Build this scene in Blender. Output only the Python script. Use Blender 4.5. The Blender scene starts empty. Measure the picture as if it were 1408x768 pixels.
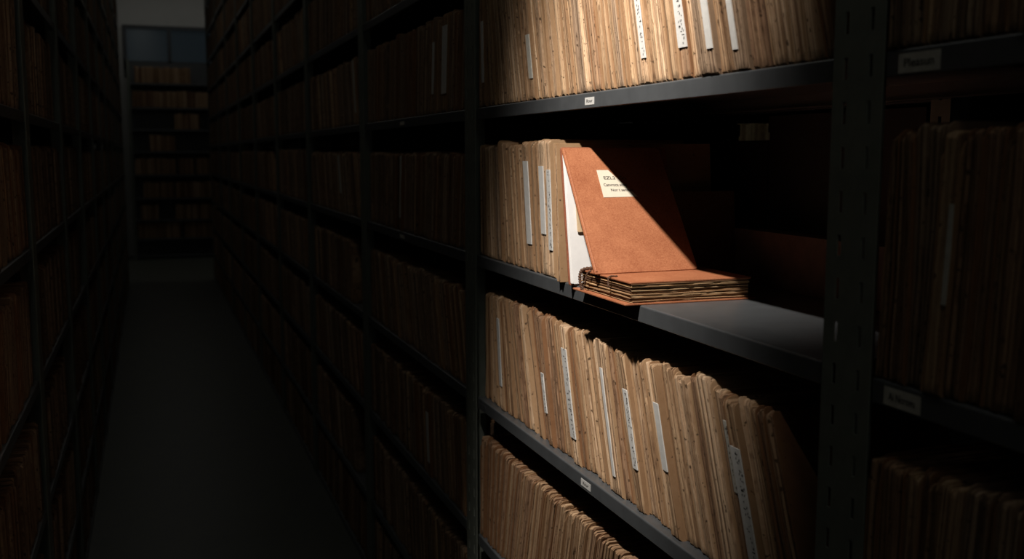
import bpy, math, random
from mathutils import Vector
C = bpy.context.scene.collection
PI = math.pi
# ------------------------------------------------------------------ camera
FPX = 1400.0
TH = math.atan(173 / FPX); PS = math.atan(499 / FPX * math.cos(TH))
cF = Vector((math.sin(PS) * math.cos(TH), math.cos(PS) * math.cos(TH), -math.sin(TH)))
cR = Vector((math.cos(PS), -math.sin(PS), 0)); cU = cR.cross(cF)
EYE = Vector((0, 0, 1.54))
def proj(p):
    d = Vector(p) - EYE; z = d.dot(cF)
    if z < .05: return None
    return (704 + FPX * d.dot(cR) / z, 384 - FPX * d.dot(cU) / z)
def on(x, y, ax, v):
    r = cF * FPX + cR * (x - 704) + cU * (384 - y)
    return EYE + r * ((v - EYE[ax]) / r[ax])
cam = bpy.data.cameras.new('camera'); co = bpy.data.objects.new('camera', cam); C.objects.link(co)
co.location = EYE; co.rotation_euler = (PI / 2 - TH, 0, -PS)
cam.sensor_width = 36; cam.lens = 36 * FPX / 1408; cam.clip_start = .02
cam.dof.use_dof = True; cam.dof.focus_distance = 1.72; cam.dof.aperture_fstop = 5.0
bpy.context.scene.camera = co

# ------------------------------------------------------------------ materials
def new_mat(name):
    m = bpy.data.materials.new(name); m.use_nodes = True
    nt = m.node_tree; b = nt.nodes['Principled BSDF']
    return m, nt, b
def N(nt, t, **k):
    n = nt.nodes.new(t)
    for a, v in k.items():
        if a == 'inp':
            for i, x in v.items(): n.inputs[i].default_value = x
        else: setattr(n, a, v)
    return n
def L(nt, a, b): nt.links.new(a, b)
def math_n(nt, op, a, b=None, clamp=False):
    n = nt.nodes.new('ShaderNodeMath'); n.operation = op; n.use_clamp = clamp
    for i, v in enumerate((a, b)):
        if v is None: continue
        if isinstance(v, (int, float)): n.inputs[i].default_value = v
        else: L(nt, v, n.inputs[i])
    return n.outputs[0]
def mixc(nt, fac, a, b, mode='MIX'):
    n = nt.nodes.new('ShaderNodeMix'); n.data_type = 'RGBA'; n.blend_type = mode
    for s, v in ((n.inputs['Factor'], fac), (n.inputs[6], a), (n.inputs[7], b)):
        if isinstance(v, (int, float)): s.default_value = v
        elif isinstance(v, tuple): s.default_value = v + ((1,) if len(v) == 3 else ())
        else: L(nt, v, s)
    return n.outputs[2]
def simple(name, col, rough=.6, metal=0, noise=0, nscale=60, bump=0, spec=.5):
    m, nt, b = new_mat(name)
    b.inputs['Roughness'].default_value = rough; b.inputs['Metallic'].default_value = metal
    b.inputs['Specular IOR Level'].default_value = spec
    tc = N(nt, 'ShaderNodeTexCoord'); nz = N(nt, 'ShaderNodeTexNoise', inp={'Scale': nscale, 'Detail': 5.0, 'Roughness': .65})
    L(nt, tc.outputs['Object'], nz.inputs['Vector'])
    lo = tuple(c * (1 - noise) for c in col); hi = tuple(min(1, c * (1 + noise)) for c in col)
    mr = N(nt, 'ShaderNodeMapRange', inp={1: .3, 2: .7}); L(nt, nz.outputs[0], mr.inputs[0])
    L(nt, mixc(nt, mr.outputs[0], lo, hi), b.inputs['Base Color'])
    if bump:
        bp = N(nt, 'ShaderNodeBump', inp={'Strength': bump, 'Distance': .001}); L(nt, nz.outputs[0], bp.inputs['Height'])
        L(nt, bp.outputs[0], b.inputs['Normal'])
    return m
def paper_mat(name, dark, mid, light, stripe=1.0):
    """old paper edges: leaf striation across Y, dark worm specks, tone varying from leaf bundle to leaf bundle"""
    m, nt, b = new_mat(name)
    b.inputs['Roughness'].default_value = .85; b.inputs['Specular IOR Level'].default_value = .15
    tc = N(nt, 'ShaderNodeTexCoord'); oi = N(nt, 'ShaderNodeObjectInfo'); ge = N(nt, 'ShaderNodeNewGeometry')
    off = N(nt, 'ShaderNodeVectorMath', operation='ADD')
    so_ = N(nt, 'ShaderNodeSeparateXYZ'); L(nt, tc.outputs['Object'], so_.inputs[0])
    uvn = N(nt, 'ShaderNodeUVMap', uv_map='leaf'); su_ = N(nt, 'ShaderNodeSeparateXYZ'); L(nt, uvn.outputs[0], su_.inputs[0])
    cb_ = N(nt, 'ShaderNodeCombineXYZ'); L(nt, so_.outputs[0], cb_.inputs[0]); L(nt, su_.outputs[0], cb_.inputs[1]); L(nt, su_.outputs[1], cb_.inputs[2])
    L(nt, cb_.outputs[0], off.inputs[0])
    cm = N(nt, 'ShaderNodeCombineXYZ'); L(nt, math_n(nt, 'MULTIPLY', oi.outputs['Random'], 37.0), cm.inputs[1])
    L(nt, cm.outputs[0], off.inputs[1])
    mp = N(nt, 'ShaderNodeMapping', inp={'Scale': (5, 420, 4)}); L(nt, off.outputs[0], mp.inputs['Vector'])
    n1 = N(nt, 'ShaderNodeTexNoise', inp={'Scale': 1.0, 'Detail': 4.0, 'Roughness': .7}); L(nt, mp.outputs[0], n1.inputs['Vector'])
    mp2 = N(nt, 'ShaderNodeMapping', inp={'Scale': (10, 160, 7)}); L(nt, off.outputs[0], mp2.inputs['Vector'])
    n2 = N(nt, 'ShaderNodeTexNoise', inp={'Scale': 1.0, 'Detail': 3.0}); L(nt, mp2.outputs[0], n2.inputs['Vector'])
    mp3 = N(nt, 'ShaderNodeMapping', inp={'Scale': (60, 240, 100)}); L(nt, off.outputs[0], mp3.inputs['Vector'])
    n3 = N(nt, 'ShaderNodeTexNoise', inp={'Scale': 1.0, 'Detail': 2.0}); L(nt, mp3.outputs[0], n3.inputs['Vector'])
    s = math_n(nt, 'ADD', math_n(nt, 'MULTIPLY', n1.outputs[0], 1.25 * stripe), math_n(nt, 'MULTIPLY', ge.outputs['Random Per Island'], .5))
    s = math_n(nt, 'ADD', s, math_n(nt, 'MULTIPLY', n2.outputs[0], .35))
    n6 = N(nt, 'ShaderNodeTexNoise', inp={'Scale': 55.0, 'Detail': 5.0, 'Roughness': .7}); L(nt, off.outputs[0], n6.inputs['Vector'])
    s = math_n(nt, 'ADD', s, math_n(nt, 'MULTIPLY', n6.outputs[0], .45))
    s = math_n(nt, 'ADD', s, math_n(nt, 'MULTIPLY', oi.outputs['Random'], .22))
    s = math_n(nt, 'SUBTRACT', s, .84, True)
    cr = N(nt, 'ShaderNodeValToRGB'); e = cr.color_ramp.elements
    e[0].position = .14; e[0].color = dark + (1,); e[1].position = .88; e[1].color = light + (1,)
    k = cr.color_ramp.elements.new(.42); k.color = mid + (1,)
    L(nt, s, cr.inputs[0])
    sp = N(nt, 'ShaderNodeMapRange', inp={1: .64, 2: .68}); L(nt, n3.outputs[0], sp.inputs[0])
    # long cracks between leaves: a one-dimensional pattern across the leaves, wavering a little along them
    mp4 = N(nt, 'ShaderNodeMapping', inp={'Scale': (6, 0, 9)}); L(nt, off.outputs[0], mp4.inputs['Vector'])
    n5 = N(nt, 'ShaderNodeTexNoise', inp={'Scale': 1.0, 'Detail': 2.0}); L(nt, mp4.outputs[0], n5.inputs['Vector'])
    sx_ = N(nt, 'ShaderNodeSeparateXYZ'); L(nt, off.outputs[0], sx_.inputs[0])
    wv = math_n(nt, 'ADD', math_n(nt, 'MULTIPLY', sx_.outputs[1], 150.0), math_n(nt, 'MULTIPLY', n5.outputs[0], .9))
    wv = math_n(nt, 'ADD', wv, math_n(nt, 'MULTIPLY', ge.outputs['Random Per Island'], 50.0))
    n4 = N(nt, 'ShaderNodeTexNoise', noise_dimensions='1D', inp={'Scale': 1.0, 'Detail': 5.0, 'Roughness': .8}); L(nt, wv, n4.inputs['W'])
    cr4 = N(nt, 'ShaderNodeMapRange', inp={1: .40, 2: .53, 3: .8, 4: 0.0}); L(nt, n4.outputs[0], cr4.inputs[0])
    c0 = mixc(nt, cr4.outputs[0], cr.outputs[0], dark)
    col = mixc(nt, math_n(nt, 'MULTIPLY', sp.outputs[0], .85), c0, (.045, .025, .012))
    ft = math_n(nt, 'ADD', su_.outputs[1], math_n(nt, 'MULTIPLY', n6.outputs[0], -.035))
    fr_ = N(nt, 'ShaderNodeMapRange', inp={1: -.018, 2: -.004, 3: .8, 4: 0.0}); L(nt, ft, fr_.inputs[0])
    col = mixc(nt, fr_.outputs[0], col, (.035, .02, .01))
    L(nt, col, b.inputs['Base Color'])
    bp = N(nt, 'ShaderNodeBump', inp={'Strength': .9, 'Distance': .0012}); L(nt, n1.outputs[0], bp.inputs['Height'])
    L(nt, bp.outputs[0], b.inputs['Normal'])
    return m
def cover_mat(name, col, edge):
    m, nt, b = new_mat(name)
    b.inputs['Roughness'].default_value = .8; b.inputs['Specular IOR Level'].default_value = .2
    tc = N(nt, 'ShaderNodeTexCoord'); oi = N(nt, 'ShaderNodeObjectInfo'); ge = N(nt, 'ShaderNodeNewGeometry')
    off = N(nt, 'ShaderNodeVectorMath', operation='ADD'); L(nt, tc.outputs['Object'], off.inputs[0])
    cm = N(nt, 'ShaderNodeCombineXYZ'); L(nt, math_n(nt, 'MULTIPLY', oi.outputs['Random'], 23.0), cm.inputs[2]); L(nt, cm.outputs[0], off.inputs[1])
    n1 = N(nt, 'ShaderNodeTexNoise', inp={'Scale': 45.0, 'Detail': 6.0, 'Roughness': .7}); L(nt, off.outputs[0], n1.inputs['Vector'])
    s = math_n(nt, 'ADD', math_n(nt, 'MULTIPLY', n1.outputs[0], .9), math_n(nt, 'MULTIPLY', ge.outputs['Random Per Island'], .4))
    s = math_n(nt, 'SUBTRACT', s, .2, True)
    n3 = N(nt, 'ShaderNodeTexNoise', inp={'Scale': 120.0, 'Detail': 2.0}); L(nt, off.outputs[0], n3.inputs['Vector'])
    sp = N(nt, 'ShaderNodeMapRange', inp={1: .68, 2: .74}); L(nt, n3.outputs[0], sp.inputs[0])
    col2 = mixc(nt, s, edge, col)
    L(nt, mixc(nt, math_n(nt, 'MULTIPLY', sp.outputs[0], .8), col2, (.04, .022, .012)), b.inputs['Base Color'])
    bp = N(nt, 'ShaderNodeBump', inp={'Strength': .4, 'Distance': .001}); L(nt, n1.outputs[0], bp.inputs['Height'])
    L(nt, bp.outputs[0], b.inputs['Normal'])
    return m
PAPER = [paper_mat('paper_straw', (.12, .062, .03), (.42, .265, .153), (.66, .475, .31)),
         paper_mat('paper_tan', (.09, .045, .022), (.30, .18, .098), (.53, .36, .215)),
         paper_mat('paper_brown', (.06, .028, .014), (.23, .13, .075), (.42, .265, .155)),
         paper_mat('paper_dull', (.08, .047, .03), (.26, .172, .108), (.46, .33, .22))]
COVER = [cover_mat('card_straw', (.40, .262, .15), (.25, .14, .065)),
         cover_mat('card_tan', (.31, .19, .105), (.2, .105, .045)),
         cover_mat('card_brown', (.26, .13, .06), (.12, .055, .025)),
         cover_mat('card_dull', (.27, .18, .11), (.13, .08, .05))]
TONE = ['straw', 'tan', 'brown', 'dull buff']
M_steel = simple('painted_steel', (.078, .083, .087), .30, 0, .12, 30, .08, .5)
M_post = simple('painted_steel_post', (.165, .18, .15), .5, 0, .15, 25, .1)
M_label = simple('label_paper', (.62, .61, .58), .7, 0, .08, 90)
M_holder = simple('label_card_aged', (.50, .48, .42), .7, 0, .15, 90)
M_ink = simple('ink', (.03, .027, .025), .7)
M_white = simple('white_paper', (.74, .73, .71), .75, 0, .05, 40, .05)
M_buff = simple('buff_paper', (.55, .40, .24), .8, 0, .1, 60, .1)
M_cream = simple('cream_label', (.60, .54, .43), .7, 0, .04, 60)
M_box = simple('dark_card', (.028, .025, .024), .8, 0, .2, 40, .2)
M_lowbox = simple('brown_card', (.085, .048, .032), .8, 0, .2, 40, .2)
M_cord = simple('woven_cord', (.10, .05, .028), .9, 0, .5, 900, .5)
M_floor = simple('floor_linoleum', (.055, .060, .048), .42, 0, .12, 6, .05)
M_wall = simple('wall_paint', (.42, .42, .40), .8, 0, .05, 3)
M_ceil = simple('ceiling_paint', (.4, .4, .38), .9, 0, .05, 3)
M_frame = simple('window_frame_paint', (.05, .055, .06), .5)
# brown cloth board of the folder
def cloth_mat():
    m, nt, b = new_mat('brown_buckram')
    b.inputs['Roughness'].default_value = .62; b.inputs['Specular IOR Level'].default_value = .3
    tc = N(nt, 'ShaderNodeTexCoord')
    n1 = N(nt, 'ShaderNodeTexNoise', inp={'Scale': 380.0, 'Detail': 4.0, 'Roughness': .75}); L(nt, tc.outputs['Object'], n1.inputs['Vector'])
    n2 = N(nt, 'ShaderNodeTexNoise', inp={'Scale': 22.0, 'Detail': 5.0, 'Roughness': .6}); L(nt, tc.outputs['Object'], n2.inputs['Vector'])
    s = math_n(nt, 'ADD', math_n(nt, 'MULTIPLY', n1.outputs[0], 1.1), math_n(nt, 'MULTIPLY', n2.outputs[0], .5))
    s = math_n(nt, 'SUBTRACT', s, .32, True)
    cr = N(nt, 'ShaderNodeValToRGB'); e = cr.color_ramp.elements
    e[0].position = .2; e[0].color = (.22, .062, .024, 1); e[1].position = .85; e[1].color = (.49, .20, .094, 1)
    L(nt, s, cr.inputs[0]); L(nt, cr.outputs[0], b.inputs['Base Color'])
    bp = N(nt, 'ShaderNodeBump', inp={'Strength': .35, 'Distance': .0006}); L(nt, n1.outputs[0], bp.inputs['Height']); L(nt, bp.outputs[0], b.inputs['Normal'])
    return m
M_cloth = cloth_mat()
M_clothedge = simple('brown_board_edge', (.26, .085, .04), .7, 0, .3, 300, .2)
def pane_mat():
    m, nt, b = new_mat('window_pane_dusk')
    b.inputs['Base Color'].default_value = (.02, .03, .04, 1); b.inputs['Roughness'].default_value = .15
    b.inputs['Emission Color'].default_value = (.42, .58, .68, 1); b.inputs['Emission Strength'].default_value = .010
    return m
M_pane = pane_mat()

# ------------------------------------------------------------------ mesh helpers
class MB:
    def __init__(s): s.v = []; s.f = []; s.mi = []; s.uvv = []
    def quadbox(s, pts, mi=0):
        """8 points: bottom ring 4, top ring 4"""
        b = len(s.v); s.v += [tuple(p) for p in pts]
        for q in ((0, 3, 2, 1), (4, 5, 6, 7), (0, 1, 5, 4), (1, 2, 6, 5), (2, 3, 7, 6), (3, 0, 4, 7)):
            s.f.append(tuple(b + i for i in q)); s.mi.append(mi)
    def box(s, x0, x1, y0, y1, z0, z1, mi=0):
        s.quadbox([(x0, y0, z0), (x1, y0, z0), (x1, y1, z0), (x0, y1, z0), (x0, y0, z1), (x1, y0, z1), (x1, y1, z1), (x0, y1, z1)], mi)
    def sweep(s, rings, cap=True, mi=0):
        b = len(s.v); n = len(rings[0])
        for r in rings: s.v += [tuple(p) for p in r]
        for i in range(len(rings) - 1):
            for j in range(n):
                k = (j + 1) % n
                s.f.append((b + i * n + j, b + i * n + k, b + (i + 1) * n + k, b + (i + 1) * n + j)); s.mi.append(mi)
        if cap:
            s.f.append(tuple(b + j for j in range(n))[::-1]); s.mi.append(mi)
            e = b + (len(rings) - 1) * n
            s.f.append(tuple(e + j for j in range(n))); s.mi.append(mi)
    def mesh(s, name, mats, fix=False):
        me = bpy.data.meshes.new(name); me.from_pydata(s.v, [], s.f)
        for m in (mats if isinstance(mats, (list, tuple)) else [mats]): me.materials.append(m)
        if any(s.mi): me.polygons.foreach_set('material_index', s.mi)
        uvv = s.uvv if len(s.uvv) == len(s.v) else [(p[1], p[2]) for p in s.v]
        uvl = me.uv_layers.new(name='leaf'); fl = []
        for f in s.f:
            for i in f: fl += uvv[i]
        uvl.data.foreach_set('uv', fl)
        if fix:
            import bmesh
            bm = bmesh.new(); bm.from_mesh(me); bmesh.ops.recalc_face_normals(bm, faces=bm.faces); bm.to_mesh(me); bm.free()
        me.update(); return me
def link(name, me, parent=None, loc=(0, 0, 0), rot=(0, 0, 0)):
    o = bpy.data.objects.new(name, me); C.objects.link(o); o.location = loc; o.rotation_euler = rot
    if parent: o.parent = parent
    return o
def tag(o, label, cat, group=None, kind=None):
    if label: o['label'] = label
    if cat: o['category'] = cat
    if group: o['group'] = group
    if kind: o['kind'] = kind
    return o
def bevel(o, w, seg=2):
    m = o.modifiers.new('bevel', 'BEVEL'); m.width = w; m.segments = seg; m.limit_method = 'ANGLE'; m.angle_limit = .6

# ------------------------------------------------------------------ the setting
ZK = lambda k: 1.6425 - .3343 * k
XR, XL, YE = .70, -.28, 15.84
def struct(name, mb, mat): return tag(link(name, mb.mesh(name, mat)), None, None, None, 'structure')
m = MB(); m.box(-3.2, 6, -3, 16.6, -.1, 0); struct('floor', m, M_floor)
m = MB(); m.box(-3.2, 6, -3, 16.6, 4.3, 4.4); struct('ceiling', m, M_ceil)
m = MB(); m.box(-3.3, -3.2, -3, 16.6, 0, 4.3); struct('wall_left', m, M_wall)
m = MB(); m.box(6, 6.1, -3, 16.6, 0, 4.3); struct('wall_right', m, M_wall)
m = MB(); m.box(-3.2, 6, -3.1, -3, 0, 4.3); struct('wall_front', m, M_wall)
# back wall with the opening of a two-pane window above the end shelving
YW = 16.35
wz0, wz1, wx0, wx1 = 2.70, 3.42, -.30, 1.35
m = MB(); m.box(-3.2, wx0, YW, YW + .1, 0, 4.3); m.box(wx1, 6, YW, YW + .1, 0, 4.3)
m.box(wx0, wx1, YW, YW + .1, 0, wz0); m.box(wx0, wx1, YW, YW + .1, wz1, 4.3); struct('wall_back', m, M_wall)
m = MB(); t = .05; ym = YW + .02
m.box(wx0, wx1, ym - .06, ym + .05, wz0, wz0 + .2); m.box(wx0, wx1, ym - .06, ym + .05, wz1 - t, wz1)
for x in (wx0, .325, wx1 - .05): m.box(x, x + .05, ym - .06, ym + .05, wz0 + t, wz1 - t)
w = struct('window_1', m, M_frame)
m = MB(); m.box(wx0 + .05, wx1 - .05, ym, ym + .01, wz0 + t, wz1 - t); link('window_pane', m.mesh('window_pane', M_pane), w)

# ------------------------------------------------------------------ shelving units
POSTW = .040
_cache = {}
def post_mesh(side, H, front, slots=True):
    """perforated angle post; local y 0..POSTW, flange in the plane x=0; side=-1: web at y=0, side=1: web at y=POSTW"""
    key = ('p', side, H, front, slots)
    if key in _cache: return _cache[key]
    m = MB(); T = .002; W = POSTW; a, b = W * .40, W * .56
    x0, x1 = (0, T) if front else (-T, 0)
    m.box(x0, x1, 0, a, 0, H); m.box(x0, x1, b, W, 0, H)
    P, S = .047, .023; z = .02; last = 0
    if slots:
        while z + S < H:
            m.box(x0, x1, a, b, last, z); last = z + S; z += P
    m.box(x0, x1, a, b, last, H)
    wx0_, wx1_ = (T, .036) if front else (-.036, -T)
    y0, y1 = (0, T) if side < 0 else (W - T, W)
    m.box(wx0_, wx1_, y0, y1, 0, H)
    me = m.mesh('upright_post', M_post); _cache[key] = me; return me
def shelf_mesh(Wd, depth):
    key = ('s', round(Wd, 4), depth)
    if key in _cache: return _cache[key]
    Lp, T = .026, .0022
    outer = [(.004 + .0028 * (1 - math.cos(a)) , -.0028 * (1 - math.sin(a))) for a in [i * PI / 8 for i in range(5)]]
    # profile in x,z, from return flange round the lip to the top, back lip
    pr = [(.016, -Lp), (.0045, -Lp), (.004, -Lp + .0006)] + outer + [(depth - .004, 0), (depth - .004, -Lp), (depth - .014, -Lp)]
    inn = [(depth - .014, -Lp + T), (depth - .004 - T, -Lp + T), (depth - .004 - T, -T), (.004 + T, -T), (.004 + T, -Lp + T), (.016, -Lp + T)]
    ring = pr + inn
    m = MB(); y0, y1 = POSTW + .0006, Wd - POSTW - .0006
    b = 0; n = len(ring)
    m.v = [(x, y0, z) for x, z in ring] + [(x, y1, z) for x, z in ring]
    for j in range(n):
        k = (j + 1) % n; m.f.append((j, k, n + k, n + j)); m.mi.append(0)
    m.f.append(tuple(range(n))[::-1]); m.f.append(tuple(range(n, 2 * n))); m.mi += [0, 0]
    me = m.mesh('shelf', M_steel, True); _cache[key] = me; return me
def unit(name_lbl, X, Y0, Y1, rotz, levels, H=3.68, depth=.36, group='steel shelving bays', panel=True):
    """rotz 0: faces -X, width along +Y;  PI: faces +X;  -PI/2 ...: faces -Y"""
    Wd = math.dist((0,), (Y1 - Y0,))
    root = bpy.data.objects.new('shelving_unit', None); C.objects.link(root)
    root.location = (X, Y0, 0) ; root.rotation_euler = (0, 0, rotz)
    tag(root, name_lbl, 'shelving', group)
    for fr in (True, False):
        for sd in (-1, 1):
            link('upright_post', post_mesh(sd, H, fr), root, (0 if fr else depth, 0 if sd < 0 else Wd - POSTW, 0))
    if panel:
        m = MB(); m.box(depth + .0005, depth + .002, .001, Wd - .001, .01, H - .01); link('added_back_sheet', m.mesh('added_back_sheet', M_steel), root)  # sheet added to block the brightness showing from behind the bay
    sh = {}
    for k, z in levels.items():
        sh[k] = link('shelf', shelf_mesh(Wd, depth), root, (0, 0, z))
    return root, sh
LEV = {k: ZK(k) for k in range(-5, 5)}; LEV[5] = .03
RB = [-.42, .899, 2.271, 3.545, 4.854, 6.10, 7.40, 8.70, 10.0, 11.3, 13.1]
LB = [-.44, .68, 1.74, 2.80, 3.86, 4.88, 5.94, 7.0, 8.06, 9.12, 10.18, 11.24, 12.72]
ORD = ['first', 'second', 'third', 'fourth', 'fifth', 'sixth', 'seventh', 'eighth', 'ninth', 'tenth', 'eleventh', 'twelfth', 'thirteenth',
       'fourteenth', 'fifteenth', 'sixteenth', 'seventeenth', 'eighteenth', 'nineteenth', 'twentieth'] + \
      ['twenty-' + s for s in ('first', 'second', 'third', 'fourth', 'fifth', 'sixth', 'seventh', 'eighth', 'ninth')] + \
      ['thirtieth'] + ['thirty-' + s for s in ('first', 'second', 'third', 'fourth', 'fifth', 'sixth', 'seventh', 'eighth', 'ninth')] + ['fortieth'] + \
      ['forty-' + s for s in ('first', 'second', 'third', 'fourth', 'fifth', 'sixth', 'seventh', 'eighth', 'ninth')] + ['fiftieth']
UNIT_R = {0: 'dark grey steel shelving bay at the right edge of the photo',
          1: 'grey steel shelving bay holding the spotlit leaning brown folder',
          2: 'dim steel shelving bay immediately left of the spotlit bay'}
unitsR = {}
for i in range(len(RB) - 1):
    lbl = UNIT_R.get(i, 'dim steel shelving bay, %s beyond the spotlit bay on the right of the aisle' % ORD[i - 2])
    unitsR[i] = unit(lbl, XR, RB[i], RB[i + 1], 0, LEV, panel=(i != 1))
for i in range(2, len(LB) - 1):
    lbl = 'nearly black steel shelving bay, %s from the camera on the left of the aisle' % ORD[i - 2]
    unit(lbl, XL, LB[i + 1], LB[i], PI, LEV) if False else unit(lbl, XL, LB[i + 1], LB[i + 1] + (LB[i + 1] - LB[i]), PI, LEV)
ELEV = dict(enumerate([2.548, 2.203, 1.888, 1.572, 1.233, .892, .571, .30, .05]))
# end shelving facing the camera across the cross corridor (rotz = PI/2 turns -X towards -Y)
EX0, EX1 = -.26, 1.30
unit('dim shelving bay across the far end of the aisle, below the window', EX1, YE, YE + (EX1 - EX0), PI / 2, ELEV, 2.88) 
E_root = bpy.data.objects[-1] if False else None
# back-to-back bay behind the spotlit one
unit('dark rear shelving bay glimpsed through the empty half of the spotlit bay', 1.46, 2.9, 2.9 + 1.7, PI, {k: ZK(k) for k in range(-5, 5)}, panel=False)
unit('dark shelving bay of the next aisle glimpsed through the small bright gap', 2.5, 3.3, 4.7, 0, {k: ZK(k) + .07 for k in range(-5, 5)})

# ------------------------------------------------------------------ paper files
def bspline_row(rng, u0, u1, tmin, tmax, lean_fn, h, n_max=400, bow=.004, first=0):
    """boundaries between neighbouring files: (u at the shelf, lean per metre, bow)"""
    bs = []; u = u0
    while u < u1 - tmin * .6 and len(bs) < n_max:
        bs.append((u, lean_fn((u - u0) / max(.01, u1 - u0)) + rng.uniform(-.03, .03), rng.uniform(-bow, bow)))
        t = rng.choice((rng.uniform(tmin, tmax), rng.uniform(tmin, (tmin + tmax) / 2)))
        u += t
    bs.append((min(u, u1), lean_fn(1) , 0))
    # keep tops ordered
    out = [bs[0]]
    for b in bs[1:]:
        p = out[-1]; gap0 = b[0] - p[0]; top = gap0 + (b[1] - p[1]) * h
        l = b[1]
        if top < gap0 * .5: l = p[1] - gap0 * .5 / h
        if top > gap0 * 1.5: l = p[1] + gap0 * .5 / h
        out.append((b[0], l, p[2] + max(-gap0 * .2, min(gap0 * .2, b[2] - p[2]))))
    return out
def bpos(b, z, h): return b[0] + b[1] * z + b[2] * math.sin(PI * min(1, max(0, z / h)))
class FS: pass
specs = []
def add_row(rack, bay, k, u_start, bs, h, dep, recess, jit, hj, tones, rng, sgn, X, maxtop=None):
    """u_start: world Y of local u=0; sgn: world Y = u_start + sgn*u"""
    row = []
    for i in range(len(bs) - 1):
        s = FS(); s.rack, s.bay, s.k = rack, bay, k
        s.b0, s.b1 = bs[i], bs[i + 1]
        if s.b1[0] - s.b0[0] < .006: continue
        s.h = h + rng.uniform(-hj, hj * .6)
        if rng.random() < .1: s.h += hj * .5
        if maxtop: s.h = min(s.h, maxtop)
        s.dep = dep + rng.uniform(-.02, .015); s.rec = recess + rng.uniform(0, jit) + (rng.uniform(0, jit) if rng.random() < .15 else 0)
        s.tone = rng.choice(tones); s.seed = rng.randint(0, 10**6)
        s.Y0, s.sgn, s.X, s.z = u_start, sgn, X, (LEV[k] if rack != 'E' else ELEV[k])
        s.labels = []; s.i = len(row); row.append(s)
    specs.extend(row); return row
def w_pt(s, u, d, z):
    if s.rack == 'R': return (s.X + d, s.Y0 + s.sgn * u, s.z + z)
    if s.rack == 'L': return (s.X - d, s.Y0 + s.sgn * u, s.z + z)
    return (s.Y0 + u, s.X + d, s.z + z)
def area(s):
    ps = []
    for b, z in ((s.b0, 0), (s.b1, 0), (s.b1, s.h), (s.b0, s.h)):
        p = proj(w_pt(s, bpos(b, z, s.h), s.rec, z))
        if p is None: return 0
        ps.append(p)
    xs = [p[0] for p in ps]; 
    x0, x1 = (ps[0][0] + ps[3][0]) / 2, (ps[1][0] + ps[2][0]) / 2
    y0, y1 = min(ps[2][1], ps[3][1]), max(ps[0][1], ps[1][1])
    wv = min(1408, max(x0, x1)) - max(0, min(x0, x1)); hv = min(768, y1) - max(0, y0)
    return wv * hv if wv > 0 and hv > 0 else 0
def layer(m, T, s, fa, fb, d0, d1, h, rng, near, rad, mi=0, z0=0.0, dog=0.0):
    """one bundle of leaves between fractions fa..fb of the file's width; front edge at depth d0"""
    if near:
        zs = [z0, z0 + .003, z0 + .02] + [z0 + (h - z0) * q for q in (.25, .42, .58, .75, .88)]
        zs = [z for z in zs if z < h - rad - .002] + [h - rad, h - rad * .55, h - rad * .2, h]
        ex = [.003, 0, 0] + [0] * (len(zs) - 7) + [0, rad * .16, rad * .48, rad * .95]
    else:
        zs = [0, h - rad, h]; ex = [0, 0, rad]
    rings = []; wd_ = s.b1[0] - s.b0[0]; ufa, ufb = wd_ * fa, wd_ * fb
    for z, e in zip(zs, ex):
        a, b = bpos(s.b0, z, s.h), bpos(s.b1, z, s.h)
        ua, ub = a + (b - a) * fa, a + (b - a) * fb
        jd = rng.uniform(-.0007, .0007) if near else 0
        f = d0 + e + jd
        dg = dog * max(0, (z - (h - .03)) / .03) ** 2
        if near:
            rings.append([T(ua + dg, f + .0008, z), T((ua + ub) / 2 + dg, f, z), T(ub + dg, f + .0008, z), T(ub, f + .02, z), T(ub, d1, z), T(ua, d1, z), T(ua, f + .02, z)])
            m.uvv += [(ufa, z), ((ufa + ufb) / 2, z), (ufb, z), (ufb, z), (ufb, z), (ufa, z), (ufa, z)]
        else:
            rings.append([T(ua, f, z), T(ub, f, z), T(ub, d1, z), T(ua, d1, z)]); m.uvv += [(ufa, z), (ufb, z), (ufb, z), (ufa, z)]
    m.sweep(rings, True, mi)
def build_pages(m, T, s, near, mi=0):
    rng = random.Random(s.seed)
    wdt = s.b1[0] - s.b0[0]
    if near == 2:
        cw = min(.12, .0022 / wdt); n = max(2, min(9, int(wdt / rng.uniform(.0035, .007))))
        cuts = [0] + sorted(rng.random() for _ in range(n - 1)) + [1]
        cuts = [c * .6 + .4 * i / n for i, c in enumerate(cuts)]
        for i in range(n):
            a = cw + (1 - 2 * cw) * cuts[i]; b = cw + (1 - 2 * cw) * cuts[i + 1]
            g = min(.03 / n, (b - a) * .2)
            layer(m, T, s, a + g, b - g, s.rec + (rng.uniform(.0002, .001) if s.labels else rng.uniform(.0, .0050)), s.rec + s.dep - rng.uniform(.004, .012), s.h - rng.uniform(.001, .007), rng, True, rng.uniform(.002, .008), mi, rng.choice((0, 0, .001)))
    elif near == 1:
        n = 3
        for i in range(n):
            layer(m, T, s, i / n + .02, (i + 1) / n - .02, s.rec + rng.uniform(0, .005), s.rec + s.dep, s.h - rng.uniform(0, .009), rng, False, .004, mi)
    else:
        layer(m, T, s, .03, .97, s.rec, s.rec + s.dep, s.h, rng, False, .004, mi)
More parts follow.
